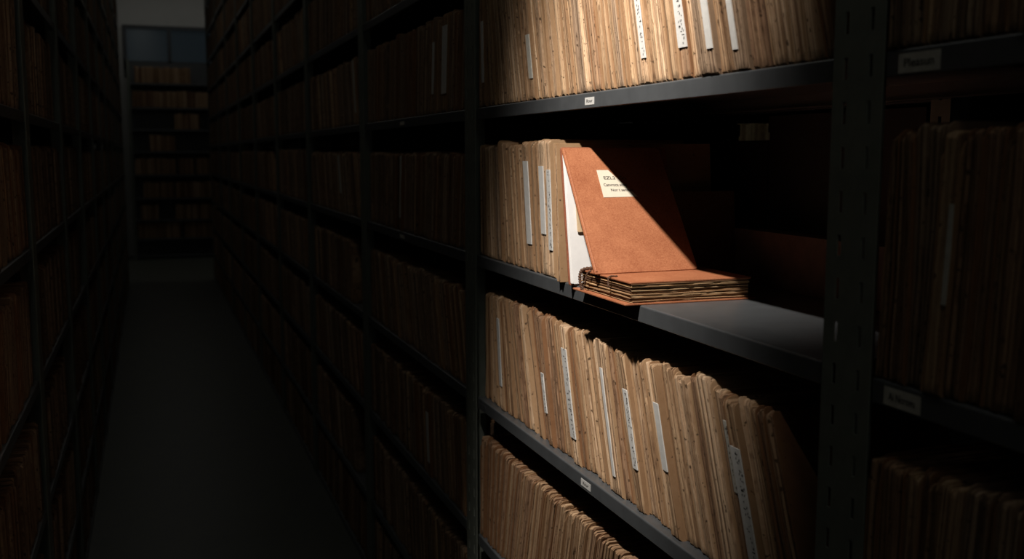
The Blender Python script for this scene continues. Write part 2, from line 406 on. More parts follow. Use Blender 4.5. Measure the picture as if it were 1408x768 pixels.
def build_cover(m, T, s, mi=0):
    rng = random.Random(s.seed + 7); wdt = s.b1[0] - s.b0[0]; cw = min(.12, .0022 / wdt)
    r = rng.uniform(.004, .016) if rng.random() < .75 else rng.uniform(.015, .03)
    dog = -rng.uniform(.0, .0015) if rng.random() < .5 else 0
    s.cf = s.rec + rng.uniform(.0, .003)
    layer(m, T, s, .002, cw, s.cf, s.rec + s.dep, s.h + rng.uniform(-.001, .001), rng, True, r, mi, 0, 0)
    layer(m, T, s, 1 - cw, .998, s.rec + rng.uniform(-.0004, .0035), s.rec + s.dep, s.h - rng.uniform(0, .004), rng, True, r * rng.uniform(.6, 1.1), mi, 0, dog)
def scribble(m, T, s, fc, uw, z0, z1, d, rng):
    """illegible hand-lettered marks running along a spine label"""
    z = z0 + .003
    while z < z1 - .003:
        a = bpos(s.b0, z, s.h); b = bpos(s.b1, z, s.h); uc = a + (b - a) * fc
        for _ in range(rng.choice((1, 2, 2, 3))):
            du = rng.uniform(-.18, .32) * uw; dz = rng.uniform(0, .0035); L_ = rng.uniform(.08, .3) * uw; t = .0009
            if rng.random() < .5: c = [(du, dz), (du + L_, dz + rng.uniform(-.001, .001)), (du + L_, dz + t), (du, dz + t)]
            else: c = [(du, dz), (du + t * 1.6, dz), (du + t * 1.6, dz + .003), (du, dz + .003)]
            m.quadbox([T(uc + p, d, z + q) for p, q in c] + [T(uc + p, d - .0002, z + q) for p, q in c])
        z += rng.choice((.0045, .0055, .006, .010))

# ---- rows of the spotlit bay (u runs from the left post towards the camera, right in the picture)
UL = RB[2] - POSTW - .002; UR = RB[1] + POSTW + .002
def ramp(a, b, c=None, p=.15):
    return lambda t: a + (b - a) * min(1, t / p) if c is None or t < p else b + (c - b) * (t - p) / (1 - p)
main = {}
rg = random.Random(5)
bs = bspline_row(rg, 0, UL - UR - .004, .016, .050, ramp(.0, -.26, -.30), .26)
main[0] = add_row('R', 1, 0, UL, bs, .262, .28, .005, .004, .006, [0, 0, 0, 1, 1, 3, 2], rg, -1, XR)
rg = random.Random(11)
bs = bspline_row(rg, 0, UL - 1.745, .018, .050, ramp(.0, -.20, -.12, .5), .26)
main[1] = add_row('R', 1, 1, UL, bs, .256, .28, .006, .004, .007, [0, 1, 1, 3, 1], rg, -1, XR)
rg = random.Random(23)
bs = bspline_row(rg, 0.004, UL - .965, .016, .052, ramp(-.0, -.30, -.40, .2), .25)
main[2] = add_row('R', 1, 2, UL, bs, .250, .27, .016, .006, .008, [0, 1, 1, 0, 2], rg, -1, XR)
rg = random.Random(31)
bs = bspline_row(rg, .004, UL - UR - .12, .016, .036, ramp(.03, .26, .26), .25, bow=.002)
main[3] = add_row('R', 1, 3, UL, bs, .245, .27, .004, .007, .004, [1, 1, 2, 2], rg, -1, XR)
# the lower rows of this bay and the rows above it, out of frame, are part of the full racks below
def fill_row(rack, bay, k, seed, near_frac=1.0):
    rg = random.Random(seed)
    if rack == 'R':
        us = RB[bay + 1] - POSTW - .002; ue = RB[bay] + POSTW + .002
        sg, X = -1, XR; Wd = us - ue
        lean = ramp(0, rg.choice((-.12, -.22, -.3, .1)), None, .12)
        if bay == 0: lean = ramp(.01, .06, None, .12)
    else:
        us = LB[bay] + POSTW + .002; ue = LB[bay + 1] - POSTW - .002
        sg, X = 1, XL; Wd = ue - us
        lean = ramp(0, rg.choice((-.08, -.15, .05)), None, .12)
    l1 = lean(1); h = rg.uniform(.235, .262) if k != 5 else .22
    a = .0 if (rack == 'R' and bay == 0) else .004; end = Wd - .006 - max(0, l1 * h)
    if rg.random() < .2 and bay > 2: end -= rg.uniform(.05, .3)
    tm, tM = (.018, .045) if (rack == 'R' and bay in (2,)) else (.022, .05)
    if rack == 'R' and bay == 0: tm, tM = .012, .034
    bs = bspline_row(rg, a + max(0, -l1 * 0), end, tm, tM, lean, h)
    tn = [2, 3, 1, 3] if rack == 'R' else [2, 3, 3]
    if rack == 'R' and bay == 0: tn = [1, 2, 3, 2]
    nr = rack == 'R' and bay == 0
    return add_row(rack, bay, k, us, bs, h, .27, .001 if nr else .005, .004 if nr else .008, .008, tn, rg, sg, X)
rows = {('R', 1, k): main[k] for k in main}
for bay in range(len(RB) - 1):
    for k in range(-5, 6):
        if bay == 1 and 0 <= k <= 3: continue
        rows[('R', bay, k)] = fill_row('R', bay, k, 1000 + bay * 37 + k)
for bay in range(2, len(LB) - 1):
    for k in range(-5, 6): rows[('L', bay, k)] = fill_row('L', bay, k, 3000 + bay * 41 + k)
# end shelving: runs of files with gaps as in the photo (u = world X)
ends = {0: [(-.15, .62)], 1: [(-.2, .85)], 2: [(.37, .72)], 3: [(.02, .37)], 4: [(-.2, .36), (.41, .62), (.65, .85), (.87, 1.2)],
        5: [(-.1, .33), (.35, .98), (1.0, 1.2)], 7: [(-.2, .4), (.45, 1.1)], 6: [(-.15, .1), (.33, 1.1)]}
for k, runs in ends.items():
    rg = random.Random(700 + k); rr = []
    for a, b in runs:
        bs = bspline_row(rg, a, b, .03, .06, lambda t: 0, .24)
        rr += add_row('E', 0, k, 0, bs, .235, .25, .01, .01, .012, [0, 1, 2], rg, 1, YE)
    rows[('E', 0, k)] = rr
for k, r in rows.items():
    for i, s in enumerate(r): s.i = i; s.n = len(r)

# ---- spine labels, located on the photographed rows
# (bay, shelf, x top, y top, x bottom, y bottom, width px, lettered, words, aged)
LBL = [(1, 0, 881, -20, 890, 80, 6, 1, 'ink-marked narrow strip', 0), (1, 0, 929, -20, 946, 65, 12, 1, 'broad lettered label', 0),
       (1, 0, 1004, -20, 1020, 68, 7, 0, 'dim white strip', 0), (1, 0, 666, 30, 672, 113, 3, 0, 'thin white line', 0),
       (1, 0, 730, 48, 735, 108, 5, 0, 'pale buff strip', 1), (1, 0, 976, -15, 990, 66, 8, 0, 'grey-white strip', 0),
       (1, 1, 717, 221, 731, 335, 7, 0, 'long blank white strip', 0), (1, 1, 744, 228, 754, 322, 6, 0, 'slanting white strip', 0),
       (1, 1, 756, 233, 771, 346, 6, 1, 'ink-marked white strip', 0),
       (1, 2, 676, 435, 688, 532, 3, 0, 'thin white line', 0), (1, 2, 741, 512, 749, 568, 3, 1, 'tiny ink-marked strip', 0),
       (1, 2, 770, 478, 790, 605, 11, 1, 'broad lettered label', 0), (1, 2, 823, 505, 843, 655, 3, 0, 'thin bright strip', 0),
       (1, 2, 857, 535, 876, 647, 6, 1, 'ink-marked pale strip', 0), (1, 2, 903, 555, 919, 650, 7, 0, 'plain grey-white label', 0),
       (1, 2, 990, 575, 1018, 680, 4, 1, 'dim narrow strip', 1), (1, 2, 1011, 615, 1042, 775, 13, 1, 'large dim label', 0),
       (2, 0, 603, 40, 617, 128, 6, 0, 'bright slanting strip', 0), (2, 0, 595, 60, 604, 128, 4, 0, 'narrow slanting strip', 0),
       (3, 0, 487, 80, 490, 155, 5, 0, 'pale strip', 1),
       (2, 3, 583, 560, 597, 640, 7, 0, 'short white strip', 0), (2, 1, 551, 210, 556, 300, 4, 0, 'faint pale strip', 1), (3, 1, 466, 210, 470, 265, 6, 0, 'faint pale strip', 1),
       (0, 1, 1322, 280, 1316, 420, 6, 0, 'faint grey strip', 1)]
for bay, k, xt, yt, xb, yb, wpx, lett, words, aged in LBL:
    r = rows[('R', bay, k)]
    xm, ym = (xt + xb) / 2, (yt + yb) / 2
    P0 = on(xm, ym, 0, XR + .01); PT = on(xt, yt, 0, XR + .01); PB = on(xb, yb, 0, XR + .01)
    best = None
    for s in r:
        z = P0.z - s.z; u = (P0.y - s.Y0) * s.sgn
        a, b = bpos(s.b0, z, s.h), bpos(s.b1, z, s.h); c = abs((a + b) / 2 - u) + 1.2 * max(0, wpx * abs(PT.y - PB.y) * 0 + (abs(on(xm - wpx / 2, ym, 0, XR + .01).y - on(xm + wpx / 2, ym, 0, XR + .01).y) - (b - a) * .86))
        if (best is None or c < best[0]) and not s.labels: best = (c, s, u, a, b)
    if best is None: continue
    _, s, u, a, b = best
    wu = abs(on(xm - wpx / 2, ym, 0, XR + .01).y - on(xm + wpx / 2, ym, 0, XR + .01).y)
    s.rec = min(q.rec for q in r) - .0008
    wu = min(wu, (b - a) * .90); fc = max(.05 + wu / 2 / (b - a), min(.95 - wu / 2 / (b - a), (u - a) / (b - a)))
    z0, z1 = max(.004, PB.z - s.z), min(s.h - .006, PT.z - s.z)
    s.labels.append((fc, wu / (b - a), wu, z0, z1, lett, words, aged))

# ---- the file that stands out from the mid row: taller, set back
# ---- choose the 300 that show largest
vis = [(area(s), n) for n, s in enumerate(specs)]
vis.sort(reverse=True)
chosen = {n for a, n in vis[:297] if a > 0} | {n for n, s in enumerate(specs) if s.labels}
while len(chosen) > 300: chosen.discard(next(n for a, n in reversed(vis) if n in chosen and not specs[n].labels))

ROWNAME = {('R', 1, 0): ('row above the leaning folder', 'files on the shelf above the leaning folder'),
           ('R', 1, 1): ('row beside the leaning folder', 'files left of the leaning folder'),
           ('R', 1, 2): ('row below the leaning folder', 'files on the shelf below the leaning folder'),
           ('R', 1, 3): ('lowest row of lit bay', 'files in the lowest visible row of the spotlit bay')}
LVL = {-1: 'topmost partly seen', 0: 'top full', 1: 'second', 2: 'third', 3: 'fourth', 4: 'fifth', -2: 'uppermost', -3: 'uppermost', -4: 'uppermost', 5: 'floor-level'}
def row_words(s):
    key = (s.rack, s.bay, s.k)
    if key in ROWNAME: return ROWNAME[key]
    if s.rack == 'R' and s.bay == 0:
        n = {0: 'top shelf', 1: 'middle shelf', 2: 'lowest shelf', -1: 'shelf above view'}.get(s.k, 'shelf')
        return ('%s of the right-edge bay' % n, 'files on the %s of the right-edge bay' % n)
    if s.rack == 'E': return ('far end rack', 'files on the far end rack')
    shelf = {-2: 'shelf above the frame-top one', -1: 'highest shelf in view', 0: 'shelf above folder level', 1: 'folder-level shelf', 2: 'shelf below folder level',
             3: 'second shelf below folder level', 4: 'third shelf below folder level'}.get(s.k, 'lowest shelf')
    if s.rack == 'R':
        bn = {2: 'bay left of lit one'}.get(s.bay, '%s bay past lit one' % ORD[s.bay - 2])
    else: bn = '%s left-hand bay' % ORD[s.bay - 2]
    return ('%s, %s' % (shelf, bn), 'files on the %s, %s' % (shelf, bn))
def onscreen(s):
    p = proj(w_pt(s, (s.b0[0] + s.b1[0]) / 2, 0, s.h * .5)); return p and -8 < p[0] < 1416
def sx(s): 
    p = proj(w_pt(s, (s.b0[0] + s.b1[0]) / 2, 0, s.h * .5)); return p[0] if p else 1e9
def label_for(s):
    rw, grp = row_words(s)
    wdt = (s.b1[0] - s.b0[0]) * 1000
    adj = 'thick' if wdt > 34 else ('slim' if wdt < 22 else 'medium')
    light = {0: '', 1: ''}
    if s.labels: return '%s paper file with a %s, %s' % (TONE[s.tone], s.labels[0][6], rw), grp
    r = sorted([q for q in rows[(s.rack, s.bay, s.k)] if onscreen(q)], key=sx)
    if s not in r: r.append(s)
    i = r.index(s); lm = None
    for j, q in enumerate(r):
        if q.labels and (lm is None or abs(j - i) < abs(lm - i)): lm = j
    base = '%s %s file' % (adj, TONE[s.tone])
    if lm is not None and abs(lm - i) <= min(i, len(r) - 1 - i):
        d = i - lm; q = r[lm]
        return '%s, %s %s of the %s, %s' % (base, ORD[abs(d) - 1], 'right' if d > 0 else 'left', q.labels[0][6], rw), grp
    if i <= len(r) - 1 - i: return '%s, %s from left, %s' % (base, ORD[i], rw), grp
    return '%s, %s from right, %s' % (base, ORD[len(r) - 1 - i], rw), grp
def fit(t):
    if len(t.split()) > 16: t = t.replace('thick ', '').replace('slim ', '').replace('medium ', '')
    if len(t.split()) > 16: t = t.replace(' shelf below folder level', ' below folder shelf').replace('shelf above folder level', 'above folder shelf')
    if len(t.split()) > 16: t = t.replace('second below folder shelf', 'two shelves below folder').replace('third below folder shelf', 'three shelves below folder')
    if len(t.split()) > 16: t = t.replace(', bay left of lit one', ', left bay')
    if len(t.split()) > 16: t = t.replace(' of the ', ' of ')
    if len(t.split()) > 16: t = t.replace(' the ', ' ')
    return t
def make_file(s):
    ob = Vector(w_pt(s, (s.b0[0] + s.b1[0]) / 2, s.rec, 0))
    def T(u, d, z):
        p = w_pt(s, u, d, z); return (p[0] - ob.x, p[1] - ob.y, p[2] - ob.z)
    root = bpy.data.objects.new('paper_file', None); C.objects.link(root); root.location = ob; root.empty_display_size = .02
    lab, grp = label_for(s); tag(root, fit(lab), 'file', grp)
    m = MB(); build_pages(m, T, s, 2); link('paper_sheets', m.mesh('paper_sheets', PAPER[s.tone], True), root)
    m = MB(); build_cover(m, T, s); link('folder_cover', m.mesh('folder_cover', COVER[s.tone], True), root)
    for fc, fw, wu, z0, z1, lett, words, aged in s.labels:
        m = MB(); rings = []; d = s.rec - .0009
        for q in range(9):
            z = z0 + (z1 - z0) * q / 8
            a = bpos(s.b0, z, s.h); b = bpos(s.b1, z, s.h); uc = a + (b - a) * fc
            rings.append([T(uc - wu / 2, d, z), T(uc + wu / 2, d, z), T(uc + wu / 2, d + .0018, z), T(uc - wu / 2, d + .0018, z)])
        m.sweep(rings)
        lo = link('spine_label', m.mesh('spine_label', M_holder if aged else M_label, True), root); lo['label'] = words
        if lett:
            m = MB(); scribble(m, T, s, fc, wu, z0, z1, d - .0001, random.Random(s.seed)); link('handwriting', m.mesh('handwriting', M_ink), lo)
stuff = {}
for n, s in enumerate(specs):
    if n in chosen: make_file(s)
    else:
        a = area(s)
        near = 1 if a > 40 else 0
        mm = stuff.setdefault('all', MB())
        build_pages(mm, lambda u, d, z, s=s: w_pt(s, u, d, z), s, near, s.tone)
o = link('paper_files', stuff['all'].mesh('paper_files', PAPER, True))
tag(o, 'mass of dim old paper files packing the far and left-hand shelves along the aisle', 'files', None, 'stuff')

# ------------------------------------------------------------------ stickers on shelf lips
def text_mesh(txt, size, name):
    cu = bpy.data.curves.new(name, 'FONT'); cu.body = txt; cu.size = size; cu.extrude = .00008; cu.align_x = 'CENTER'; cu.align_y = 'CENTER'
    cu.resolution_u = 3; cu.offset = size * .012
    o = bpy.data.objects.new(name, cu); C.objects.link(o)
    dg = bpy.context.evaluated_depsgraph_get(); me = bpy.data.meshes.new_from_object(o.evaluated_get(dg))
    bpy.data.objects.remove(o); me.materials.clear(); me.materials.append(M_ink); me.name = name
    return me
def sticker(bay, k, x0, x1, yc, hpx, txt, mat, lab):
    """on the lip of shelf k of a right-hand bay; x0,x1,yc photo pixels"""
    sh = unitsR[bay][1][k]; xf = XR + .004
    A = on(x0, yc, 0, xf); B = on(x1, yc, 0, xf)
    w_ = abs(A.y - B.y); h_ = min(.021, hpx); yc_ = (A.y + B.y) / 2; zc = -.0145
    m = MB(); m.box(-.0005, .0002, -w_ / 2, w_ / 2, -h_ / 2, h_ / 2)
    s = link('shelf_label', m.mesh('shelf_label', mat), sh, (.004, yc_ - RB[bay], zc)); s['label'] = lab
    if txt:
        t = link('lettering', text_mesh(txt, h_ * .62, 'lettering'), s, (-.0006, 0, 0), (PI / 2, 0, -PI / 2))
        wd = t.dimensions.x if t.dimensions.x else 1
        xs = [v.co.x for v in t.data.vertices]; wd = max(xs) - min(xs)
        t.scale = (min(1.6, w_ * .72 / wd), 1, 1)
sticker(1, 0, 804.5, 817, 143, .0125, 'Rour', M_label, 'small white sticker with dark lettering')
sticker(1, 2, 799, 812, 676, .0125, 'Rcur', M_label, 'small white sticker with grey lettering')
sticker(1, 0, 659, 668, 154, .009, None, M_steel, 'faint grey tag at the left end of the shelf lip')
sticker(1, 1, 659, 668, 362, .009, None, M_steel, 'faint grey tag at the left end of the shelf lip')
sticker(1, 2, 658, 668, 562, .009, None, M_steel, 'faint grey tag at the left end of the shelf lip')
sticker(0, 0, 1236, 1293, 86, .019, 'Pleasun', M_holder, 'dim aged card label')
sticker(0, 1, 1215, 1266, 555, .019, 'Ai Norovu', M_holder, 'dim aged card label')
sticker(2, 0, 550, 556, 170, .010, None, M_holder, 'tiny pale tag')
sticker(2, 1, 550, 556, 322, .010, None, M_holder, 'tiny pale tag')

# ------------------------------------------------------------------ the leaning folder on the flat binder
ZS = ZK(1)
# 1) flat bound volume lying on the shelf, overhanging the lip a little
bx0, bx1, by0, by1 = .686, .905, 1.400, 1.600
ro = bpy.data.objects.new('bound_volume', None); C.objects.link(ro); ro.location = ((bx0 + bx1) / 2, (by0 + by1) / 2, ZS)
tag(ro, 'flat brown bound volume of rough paper sheaves lying under the leaning folder', 'book')
hx, hy = (bx1 - bx0) / 2, (by1 - by0) / 2
def board(x0, x1, y0, y1, z0, z1, r=.004, seg=3):
    """rounded-corner flat board"""
    m = MB(); ring = []
    for cx, cy, a0 in ((x1 - r, y1 - r, 0), (x0 + r, y1 - r, PI / 2), (x0 + r, y0 + r, PI), (x1 - r, y0 + r, 1.5 * PI)):
        for i in range(seg + 1):
            a = a0 + PI / 2 * i / seg; ring.append((cx + r * math.cos(a), cy + r * math.sin(a)))
    def R(dz, sh): 
        return [((x - (x0 + x1) / 2) * (1 - sh) + (x0 + x1) / 2, (y - (y0 + y1) / 2) * (1 - sh) + (y0 + y1) / 2, dz) for x, y in ring]
    m.sweep([R(z0, .004), R(z0 + (z1 - z0) * .25, 0), R(z0 + (z1 - z0) * .75, 0), R(z1, .004)])
    return m
HB = .0355
link('back_cover', board(-hx - .008, hx + .006, -hy - .003, hy + .006, 0, .0028).mesh('back_cover', M_cloth, True), ro)
link('front_cover', board(-hx + .002, hx - .001, -hy + .001, hy - .002, HB - .0028, HB).mesh('front_cover', M_cloth, True), ro)
rg = random.Random(8); z = .003; m = MB()
while z < HB - .0032:
    t = rg.uniform(.0006, .0020); t = min(t, HB - .003 - z)
    jx, jy = rg.uniform(0, .006), rg.uniform(0, .004)
    x0, x1, y0, y1 = -hx + .001 + jx, hx - .004 - rg.uniform(0, .003), -hy + .001 + jy, hy - .004
    nx, ny = 14, 10; g = .0003
    pts = [(x0 + (x1 - x0) * i / nx, y0) for i in range(nx)] + [(x1, y0 + (y1 - y0) * i / ny) for i in range(ny)] + \
          [(x1 - (x1 - x0) * i / nx, y1) for i in range(nx)] + [(x0, y1 - (y1 - y0) * i / ny) for i in range(ny)]
    ph = rg.uniform(0, 6); am = .0005
    jit = [rg.uniform(-.0007, .0007) for _ in pts]
    def rr(zz, k=0): return [(px + j * (abs(px) > hx * .9), py + j * (abs(py) > hy * .9), zz + am * math.sin(px * 30 + py * 25 + ph) * min(1, zz / .006) * min(1, (HB - .003 - zz) / .006)) for (px, py), j in zip(pts, jit)]
    m.sweep([rr(z), rr(z + max(.0004, t - g))])
    z += t + rg.choice((0, 0, .0002, .0006))
def leaf_mat():
    m, nt, b = new_mat('sheaf_paper'); b.inputs['Roughness'].default_value = .8
    ge = N(nt, 'ShaderNodeNewGeometry'); tc = N(nt, 'ShaderNodeTexCoord')
    mp = N(nt, 'ShaderNodeMapping', inp={'Scale': (25, 25, 1500)}); L(nt, tc.outputs['Object'], mp.inputs['Vector'])
    n1 = N(nt, 'ShaderNodeTexNoise', inp={'Scale': 1.0, 'Detail': 4.0}); L(nt, mp.outputs[0], n1.inputs['Vector'])
    s = math_n(nt, 'ADD', math_n(nt, 'MULTIPLY', ge.outputs['Random Per Island'], .75), math_n(nt, 'MULTIPLY', n1.outputs[0], .9)); s = math_n(nt, 'SUBTRACT', s, .35, True)
    cr = N(nt, 'ShaderNodeValToRGB'); e = cr.color_ramp.elements; e[0].position = .1; e[0].color = (.10, .045, .02, 1); e[1].position = .8; e[1].color = (.62, .42, .22, 1)
    k = e.new(.4); k.color = (.36, .2, .095, 1)
    L(nt, s, cr.inputs[0]); L(nt, cr.outputs[0], b.inputs['Base Color']); return m
link('page_block', m.mesh('page_block', leaf_mat(), True), ro)
def tube(pts, r, n=8, jit=0, rng=None):
    m = MB(); rings = []
    P = [Vector(p) for p in pts]
    for i, p in enumerate(P):
        t = (P[min(i + 1, len(P) - 1)] - P[max(i - 1, 0)]).normalized(); a = t.orthogonal().normalized(); 
        if i and rings: 
            a = (prev - t * prev.dot(t)).normalized()
        prev = a; b = t.cross(a); rd = r * (1 + (.25 * math.sin(i * 2.1) if jit else 0)) * (.5 if i in (0, len(P) - 1) else 1)
        rings.append([p + a * rd * math.cos(q * 2 * PI / n) + b * rd * math.sin(q * 2 * PI / n) for q in range(n)])
    m.sweep(rings); return m
def smooth(pts, n=8):
    out = []; P = [Vector(p) for p in pts]; P = [P[0]] + P + [P[-1]]
    for i in range(1, len(P) - 2):
        for q in range(n):
            t = q / n; a, b, c, d = P[i - 1], P[i], P[i + 1], P[i + 2]
            out.append(.5 * ((2 * b) + (c - a) * t + (2 * a - 5 * b + 4 * c - d) * t * t + (3 * b - a - 3 * c + d) * t ** 3))
    out.append(P[-1]); return out
cy = hy - .028
cord = smooth([(-hx + .05, cy - .03, HB + .002), (-hx + .03, cy - .008, HB + .003), (-hx + .012, cy + .002, HB + .0035), (-hx - .002, cy + .004, HB + .001), (-hx - .006, cy + .005, HB - .008),
               (-hx - .006, cy + .004, HB * .45), (-hx - .005, cy + .002, .008), (-hx - .002, cy, .003)], 8)
link('binding_cord', tube(cord, .0026, 8, 1).mesh('binding_cord', M_cord, True), ro)
cord2 = smooth([(-hx - .001, cy - .03, HB + .003), (-hx - .004, cy - .022, HB - .002), (-hx - .006, cy - .018, HB * .55), (-hx - .004, cy - .012, .012)], 6)
link('binding_cord', tube(cord2, .0016, 6, 1).mesh('binding_cord', M_cord, True), ro)
tas = smooth([(-hx + .016, -hy + .075, HB + .001), (-hx - .001, -hy + .070, HB + .0015), (-hx - .004, -hy + .068, HB - .006), (-hx - .004, -hy + .066, HB - .016)], 5)
link('cord_tassel', tube(tas, .0014, 6, 1).mesh('cord_tassel', M_cord, True), ro)

# 2) folder standing as a tent: rear board against the file row, front board leaning out on the flat volume
fo = bpy.data.objects.new('leaning_folder', None); C.objects.link(fo); fo.location = (.775, 1.60, ZS)
tag(fo, 'brown cloth folder with cream label leaning open above the flat volume', 'folder')
O = Vector(fo.location)
BLc, BRc = Vector((.678, 1.5105, ZS + HB + .0012)), Vector((.874, 1.5195, ZS + HB + .0012))
TLc, TRc = on(772, 203, 1, 1.683), on(905, 203, 1, 1.688)
nrm = (BRc - BLc).cross(TLc - BLc).normalized()          # towards the camera side
if nrm.y > 0: nrm = -nrm
def quad_board(c, th, nv, rad=.006, seg=4, name='', mat=None, parent=None, rads=None):
    """rounded board from four corners (TL,TR,BR,BL), thickness th behind the face along -nv"""
    ring = []
    n = len(c); rads = rads or [rad] * n
    for i in range(n):
        p, a, b = c[i], (c[i - 1] - c[i]).normalized(), (c[(i + 1) % n] - c[i]).normalized()
        r_ = rads[i]
        for q in range(seg + 1):
            t = q / seg; ring.append((p + a * r_) * (1 - t) ** 2 + p * 2 * t * (1 - t) + (p + b * r_) * t ** 2)
    cen = sum(ring, Vector()) / len(ring)
    m = MB(); e = .0007
    def R(off, ins): return [cen + (p - cen) * (1 - ins / (p - cen).length) - nv * off - O for p in ring]
    m.sweep([R(0, e), R(e, 0), R(th - e, 0), R(th, e)])
    return link(name, m.mesh(name, mat, True), parent)
fc = quad_board([TLc, TRc, BRc, BLc], .0035, nrm, .006, 4, 'front_cover', M_cloth, fo, [.004, .010, .006, .003])
# a slightly raised hinge ridge down the front board's aisle edge
hd = (TLc - BLc); rx = (BRc - BLc).normalized()
m = MB(); rings = []
for q in range(13):
    p = BLc + hd * (.015 + .97 * q / 12) + rx * .0035 - O; r_ = .0014
    rings.append([p + rx * r_ * 1.6 * math.cos(a) + nrm * (r_ * math.sin(a) + .0002) for a in [i * PI / 5 for i in range(6)]] + [p - rx * .002 - nrm * .001, p + rx * .002 - nrm * .001][::-1])
m.sweep(rings); link('hinge_ridge', m.mesh('hinge_ridge', M_cloth, True), fo)
# label
def on_board(x, y, lift=.0):
    r = cF * FPX + cR * (x - 704) + cU * (384 - y); t = (BLc - EYE).dot(nrm) / r.dot(nrm); return EYE + r * t + nrm * lift
lc = [on_board(820, 234, .0007), on_board(878, 234, .0007), on_board(887.5, 270, .0007), on_board(830, 271.5, .0007)]
m = MB(); m.quadbox([p - nrm * .0006 - O for p in lc] + [p - O for p in lc]); lb = link('title_label', m.mesh('title_label', M_cream, True), fc); lb['label'] = 'cream paper label with three hand-lettered lines'
lx = (lc[1] - lc[0]).normalized(); ly = (lc[0] - lc[3]); ly = (ly - lx * ly.dot(lx)).normalized(); 
import mathutils
lm = mathutils.Matrix((lx, ly, nrm)).transposed().to_4x4()
for txt, xa, xb, yy, hpx in (('EZL2  Cranon', 830, 873, 245, 5.2), ('Canvrocx aoop', 830, 862, 254.5, 5.0), ('Nor t sensully.', 840, 872, 261.5, 4.6)):
    P, Q, Mid = on_board(xa, yy, .0009), on_board(xb, yy, .0009), on_board((xa + xb) / 2, yy, .0009)
    me = text_mesh(txt, .0075, 'handwriting'); xs = [v.co.x for v in me.vertices]; wd = max(xs) - min(xs)
    t = link('handwriting', me, lb); mw = lm.copy(); mw.translation = Mid - O
    t.matrix_local = mw @ mathutils.Matrix.Diagonal(((Q - P).length / wd, hpx / 4.2, 1, 1))
# rear board, white lining and buff insert
ba = Vector((.690, 1.648, ZS + .0005)); bt = Vector((TLc.x, TLc.y + .0055, TLc.z + .001))
bvec = (bt - ba); bn = Vector((0, -1, 0)); bn = (bn - bvec.normalized() * bn.dot(bvec.normalized())).normalized()
dx = Vector((.21, 0, 0))
rear = quad_board([bt, bt + dx, ba + dx, ba], .0035, bn, .005, 3, 'back_cover', M_clothedge, fo)
def lin(s0, t0, s1, t1, off, th, name, mat, bend=0):
    P = lambda s, t: ba + dx * s + bvec * t + bn * off
    return quad_board([P(s0, t1), P(s1, t1), P(s1, t0), P(s0, t0)], th, bn, .002, 2, name, mat, fo)
lin(.012, .012, .93, .955, .0022, .0014, 'white_lining', M_white)
lin(.03, .01, .9, .90, .0046, .0006, 'white_sheet', M_white)
ins = lin(.09, .38, .8, .62, .0095, .0022, 'buff_insert', M_buff)
# 3) the tall buff folder standing behind it and a shorter dark one in front of its lower half
def standing(name, lab, x0, x1, yb, yt, z1, th, mat, pm, cat='folder'):
    o = bpy.data.objects.new(name, None); C.objects.link(o); o.location = (x0, yb, ZS); tag(o, lab, cat)
    H_ = z1 - ZS; ln = (yt - yb) / H_
    def pl(m, a, b, xa, xb, h_):
        m.quadbox([(xa, a, 0), (xb, a, 0), (xb, b, 0), (xa, b, 0), (xa, a + ln * h_, h_), (xb, a + ln * h_, h_), (xb, b + ln * h_, h_), (xa, b + ln * h_, h_)])
    m = MB(); pl(m, 0, .002, 0, x1 - x0, H_); pl(m, th - .002, th, 0, x1 - x0, H_)
    c = link('folder_cover', m.mesh('folder_cover', mat, True), o); bevel(c, .0008)
    m = MB(); n = max(2, int(th / .003)); rg = random.Random(int(th * 1e5))
    for i in range(n):
        a = .0022 + (th - .0044) * i / n; b = .0022 + (th - .0044) * (i + 1) / n - .0002
        pl(m, a, b, rg.uniform(.001, .004), x1 - x0 - .004 - rg.uniform(0, .004), H_ - rg.uniform(.003, .009))
    link('paper_sheets', m.mesh('paper_sheets', pm, True), o); return o
standing('paper_file', 'deep pale buff folder standing upright behind the leaning brown folder', .694, 1.010, 1.698, 1.722, 1.5585, .016, COVER[0], PAPER[0], 'file')
standing('paper_file', 'short dark brown folder in shadow right behind the leaning brown folder', .905, 1.040, 1.664, 1.680, 1.4700, .010, COVER[2], PAPER[2], 'file')

# 4) low brown card box at the back of the shelf; dark boxes added behind it to block all but a small bright gap
def card_box(lab, x0, x1, y0, y1, z0, h, mat, lid=.03, grp=None, name='archive_box'):
    o = bpy.data.objects.new(name, None); C.objects.link(o); o.location = ((x0 + x1) / 2, (y0 + y1) / 2, z0); tag(o, lab, 'box', grp)
    a, b = (x1 - x0) / 2, (y1 - y0) / 2
    m = MB(); m.box(-a + .002, a - .002, -b + .002, b - .002, 0, h - .003); c = link('box_body', m.mesh('box_body', mat), o); bevel(c, .0015)
    m = MB()
    m.box(-a, a, -b, b, h - .0025, h); m.box(-a, -a + .0015, -b, b, h - lid, h - .0025); m.box(a - .0015, a, -b, b, h - lid, h - .0025)
    m.box(-a + .0015, a - .0015, -b, -b + .0015, h - lid, h - .0025); m.box(-a + .0015, a - .0015, b - .0015, b, h - lid, h - .0025)
    link('box_lid', m.mesh('box_lid', mat), o); return o
card_box('low flat brown card box at the back of the empty shelf space', 1.005, 1.047, .94, 1.62, ZS, .097, M_lowbox, .02)
A, B = on(1055, 184, 0, 1.11).y, on(1018, 184, 0, 1.11).y
card_box('tall dark box added to block light right of the small bright gap', 1.11, 1.44, 1.26, A - .003, ZS, .302, M_box)
card_box('slightly lower dark box added to block light under the small bright gap', 1.11, 1.44, A, 2.302, ZS, on(1036, 193, 0, 1.11).z - ZS, M_box)
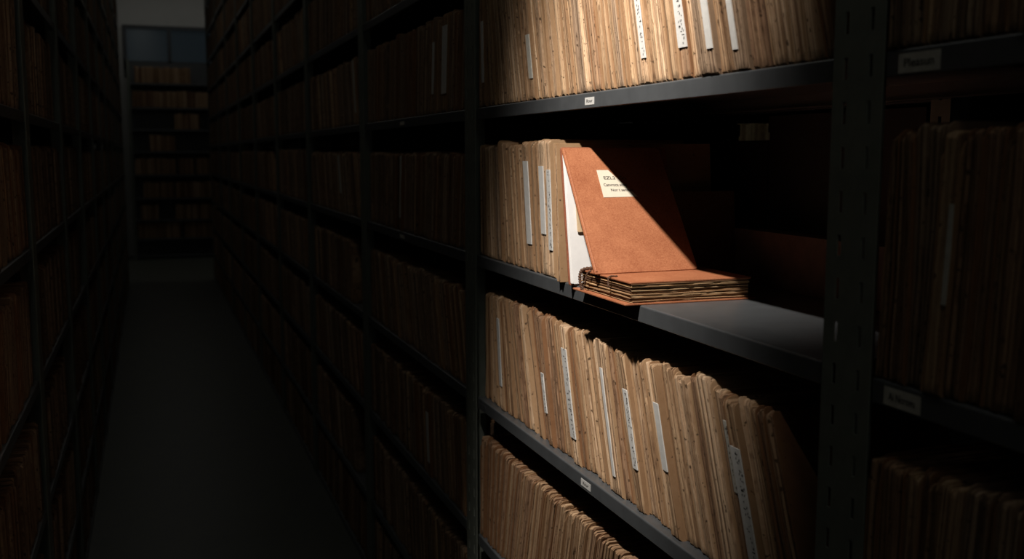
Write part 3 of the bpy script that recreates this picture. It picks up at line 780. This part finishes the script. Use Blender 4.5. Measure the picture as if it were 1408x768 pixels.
card_box('tall dark box added to block light left of the small bright gap', 1.11, 1.44, 2.306, 2.575, ZS, .306, M_box)
card_box('tall dark box added to block light behind the files left of the folder', 1.11, 1.44, 2.58, 2.858, ZS, .306, M_box)
# pale files of the next aisle, seen through that gap
rg = random.Random(77); u = 3.36; i = 0
bsn = bspline_row(rg, 0, 1.25, .05, .09, lambda t: 0, .26)
nx = []
for i in range(len(bsn) - 1):
    s = FS(); s.rack, s.bay, s.k = 'R', 9, 0; s.b0, s.b1 = bsn[i], bsn[i + 1]; s.h = .29 + rg.uniform(0, .01); s.dep = .25; s.rec = .006; s.tone = 0; s.seed = i
    s.Y0, s.sgn, s.X, s.z = 4.63, -1, 2.5, ZK(1) + .07; s.labels = []; nx.append(s)
m = MB()
for s in nx: build_pages(m, lambda u, d, z, s=s: w_pt(s, u, d, z), s, 1)
tag(link('paper_files', m.mesh('paper_files', PAPER[0], True)), 'pale files of the next aisle seen through the small gap', 'files', None, 'stuff')

# ------------------------------------------------------------------ light
def spot(name, loc, target, power, ang, blend, size, col):
    l = bpy.data.lights.new(name, 'SPOT'); l.energy = power; l.spot_size = math.radians(ang); l.spot_blend = blend; l.shadow_soft_size = size; l.color = col
    o = bpy.data.objects.new(name, l); C.objects.link(o); o.location = loc
    o.rotation_euler = (Vector(target) - Vector(loc)).to_track_quat('-Z', 'Y').to_euler(); return o
def arealamp(name, loc, rot, power, sx_, sy_, col):
    l = bpy.data.lights.new(name, 'AREA'); l.shape = 'RECTANGLE'; l.size = sx_; l.size_y = sy_; l.energy = power; l.color = col
    o = bpy.data.objects.new(name, l); C.objects.link(o); o.location = loc; o.rotation_euler = rot; return o
LP = Vector((.11, 1.0, 2.60)); TGT = Vector((.70, 1.50, 1.66))
spot('aisle_spotlight', LP, TGT, 178, 62, 1.0, .020, (1, .925, .85))
# the lamp itself: a can on a drop rod with two unseen flaps added to trim the beam
aim = (TGT - LP).normalized()
lr = bpy.data.objects.new('hanging_spotlight', None); C.objects.link(lr); lr.location = LP
tag(lr, 'black can spotlight with two added beam-trimming flaps hanging over the aisle above the camera view', 'lamp')
M_can = simple('lamp_black', (.02, .02, .02), .5)
q = aim.to_track_quat('Z', 'Y')
m = MB()
prof = [(.030, -.075), (.052, -.07), (.056, .0), (.060, .035), (.057, .035), (.053, 0), (.049, -.066), (.0, -.066)]
rings = [[q @ Vector((r_ * math.cos(a), r_ * math.sin(a), z_)) for r_, z_ in prof] for a in [i * PI / 12 for i in range(24)]]
b = 0
for rg_ in rings: m.v += [tuple(p) for p in rg_]
n_ = len(prof)
for i in range(24):
    for j in range(n_ - 1):
        k = (i + 1) % 24; m.f.append((i * n_ + j, i * n_ + j + 1, k * n_ + j + 1, k * n_ + j)); m.mi.append(0)
link('lamp_can', m.mesh('lamp_can', M_can, True), lr)
link('drop_rod', tube([-aim * .06, -aim * .06 + Vector((0, 0, .5)), -aim * .06 + Vector((0, 0, 1.76))], .008, 8).mesh('drop_rod', M_can), lr)
def added_beam_flap(P, Q, out, t=.11):
    A, B = (Vector(P) - LP) * t, (Vector(Q) - LP) * t
    A, B = A + (A - B) * .45, B + (B - A) * 1.3; o_ = Vector(out) * .30; th = aim * .002
    m = MB(); m.quadbox([A, B, B + o_, A + o_, A + th, B + th, B + o_ + th, A + o_ + th]); link('added_beam_flap', m.mesh('added_beam_flap', M_can, True), lr)
added_beam_flap((.7, 1.79, 1.85), (.7, 2.12, .75), (.0, 1, 0), .115)
added_beam_flap((.7, 1.15, 1.85), (.7, 1.24, .75), (.0, -1, -.1), .085)
arealamp('aisle_fill_light', (-.08, 4.0, 4.25), (0, 0, 0), 8, .35, 14, (1, 1, .92))  # unseen fill added for dim ambient brightness along the aisle
arealamp('near_fill_light', (-.1, -.6, 3.6), (math.radians(25), 0, 0), .7, .3, 1.0, (.95, 1, .9))  # added fill, no such fitting there, lifts the near posts and right bay
arealamp('behind_camera_fill', (-.05, -1.6, 2.15), (math.radians(80), 0, 0), .5, .4, .4, (1, .98, .9))  # unseen fill added behind the camera to reach in under the shelf
arealamp('corridor_ceiling_lamp', (.5, 15.25, 4.25), (0, 0, 0), 4, 3, .3, (1, .98, .92))
spot('corridor_floor_fill', (.4, 14.4, 4.25), (.4, 14.4, 0), 16, 46, .6, .05, (1, .98, .9))  # second corridor source, added to brighten the far band of floor
arealamp('gap_fill_light', (2.0, 3.9, 3.0), (0, 0, 0), 1.2, .2, .8, (.9, 1, .85))  # unseen source added to brighten the files behind the small gap
w = bpy.data.worlds.new('world'); bpy.context.scene.world = w; w.use_nodes = True
w.node_tree.nodes['Background'].inputs[0].default_value = (.02, .03, .04, 1); w.node_tree.nodes['Background'].inputs[1].default_value = .3
vs = bpy.context.scene.view_settings
vs.view_transform = 'Standard'; vs.look = 'None'; vs.exposure = 0; vs.gamma = 1; vs.use_curve_mapping = False
_l = [o['label'] for o in bpy.data.objects if 'label' in o and 'category' in o]; print('dups', len(_l) - len(set(_l)), [x for x in _l if len(x.split()) > 16][:5])
print('files', len(specs), 'individual', len(chosen))
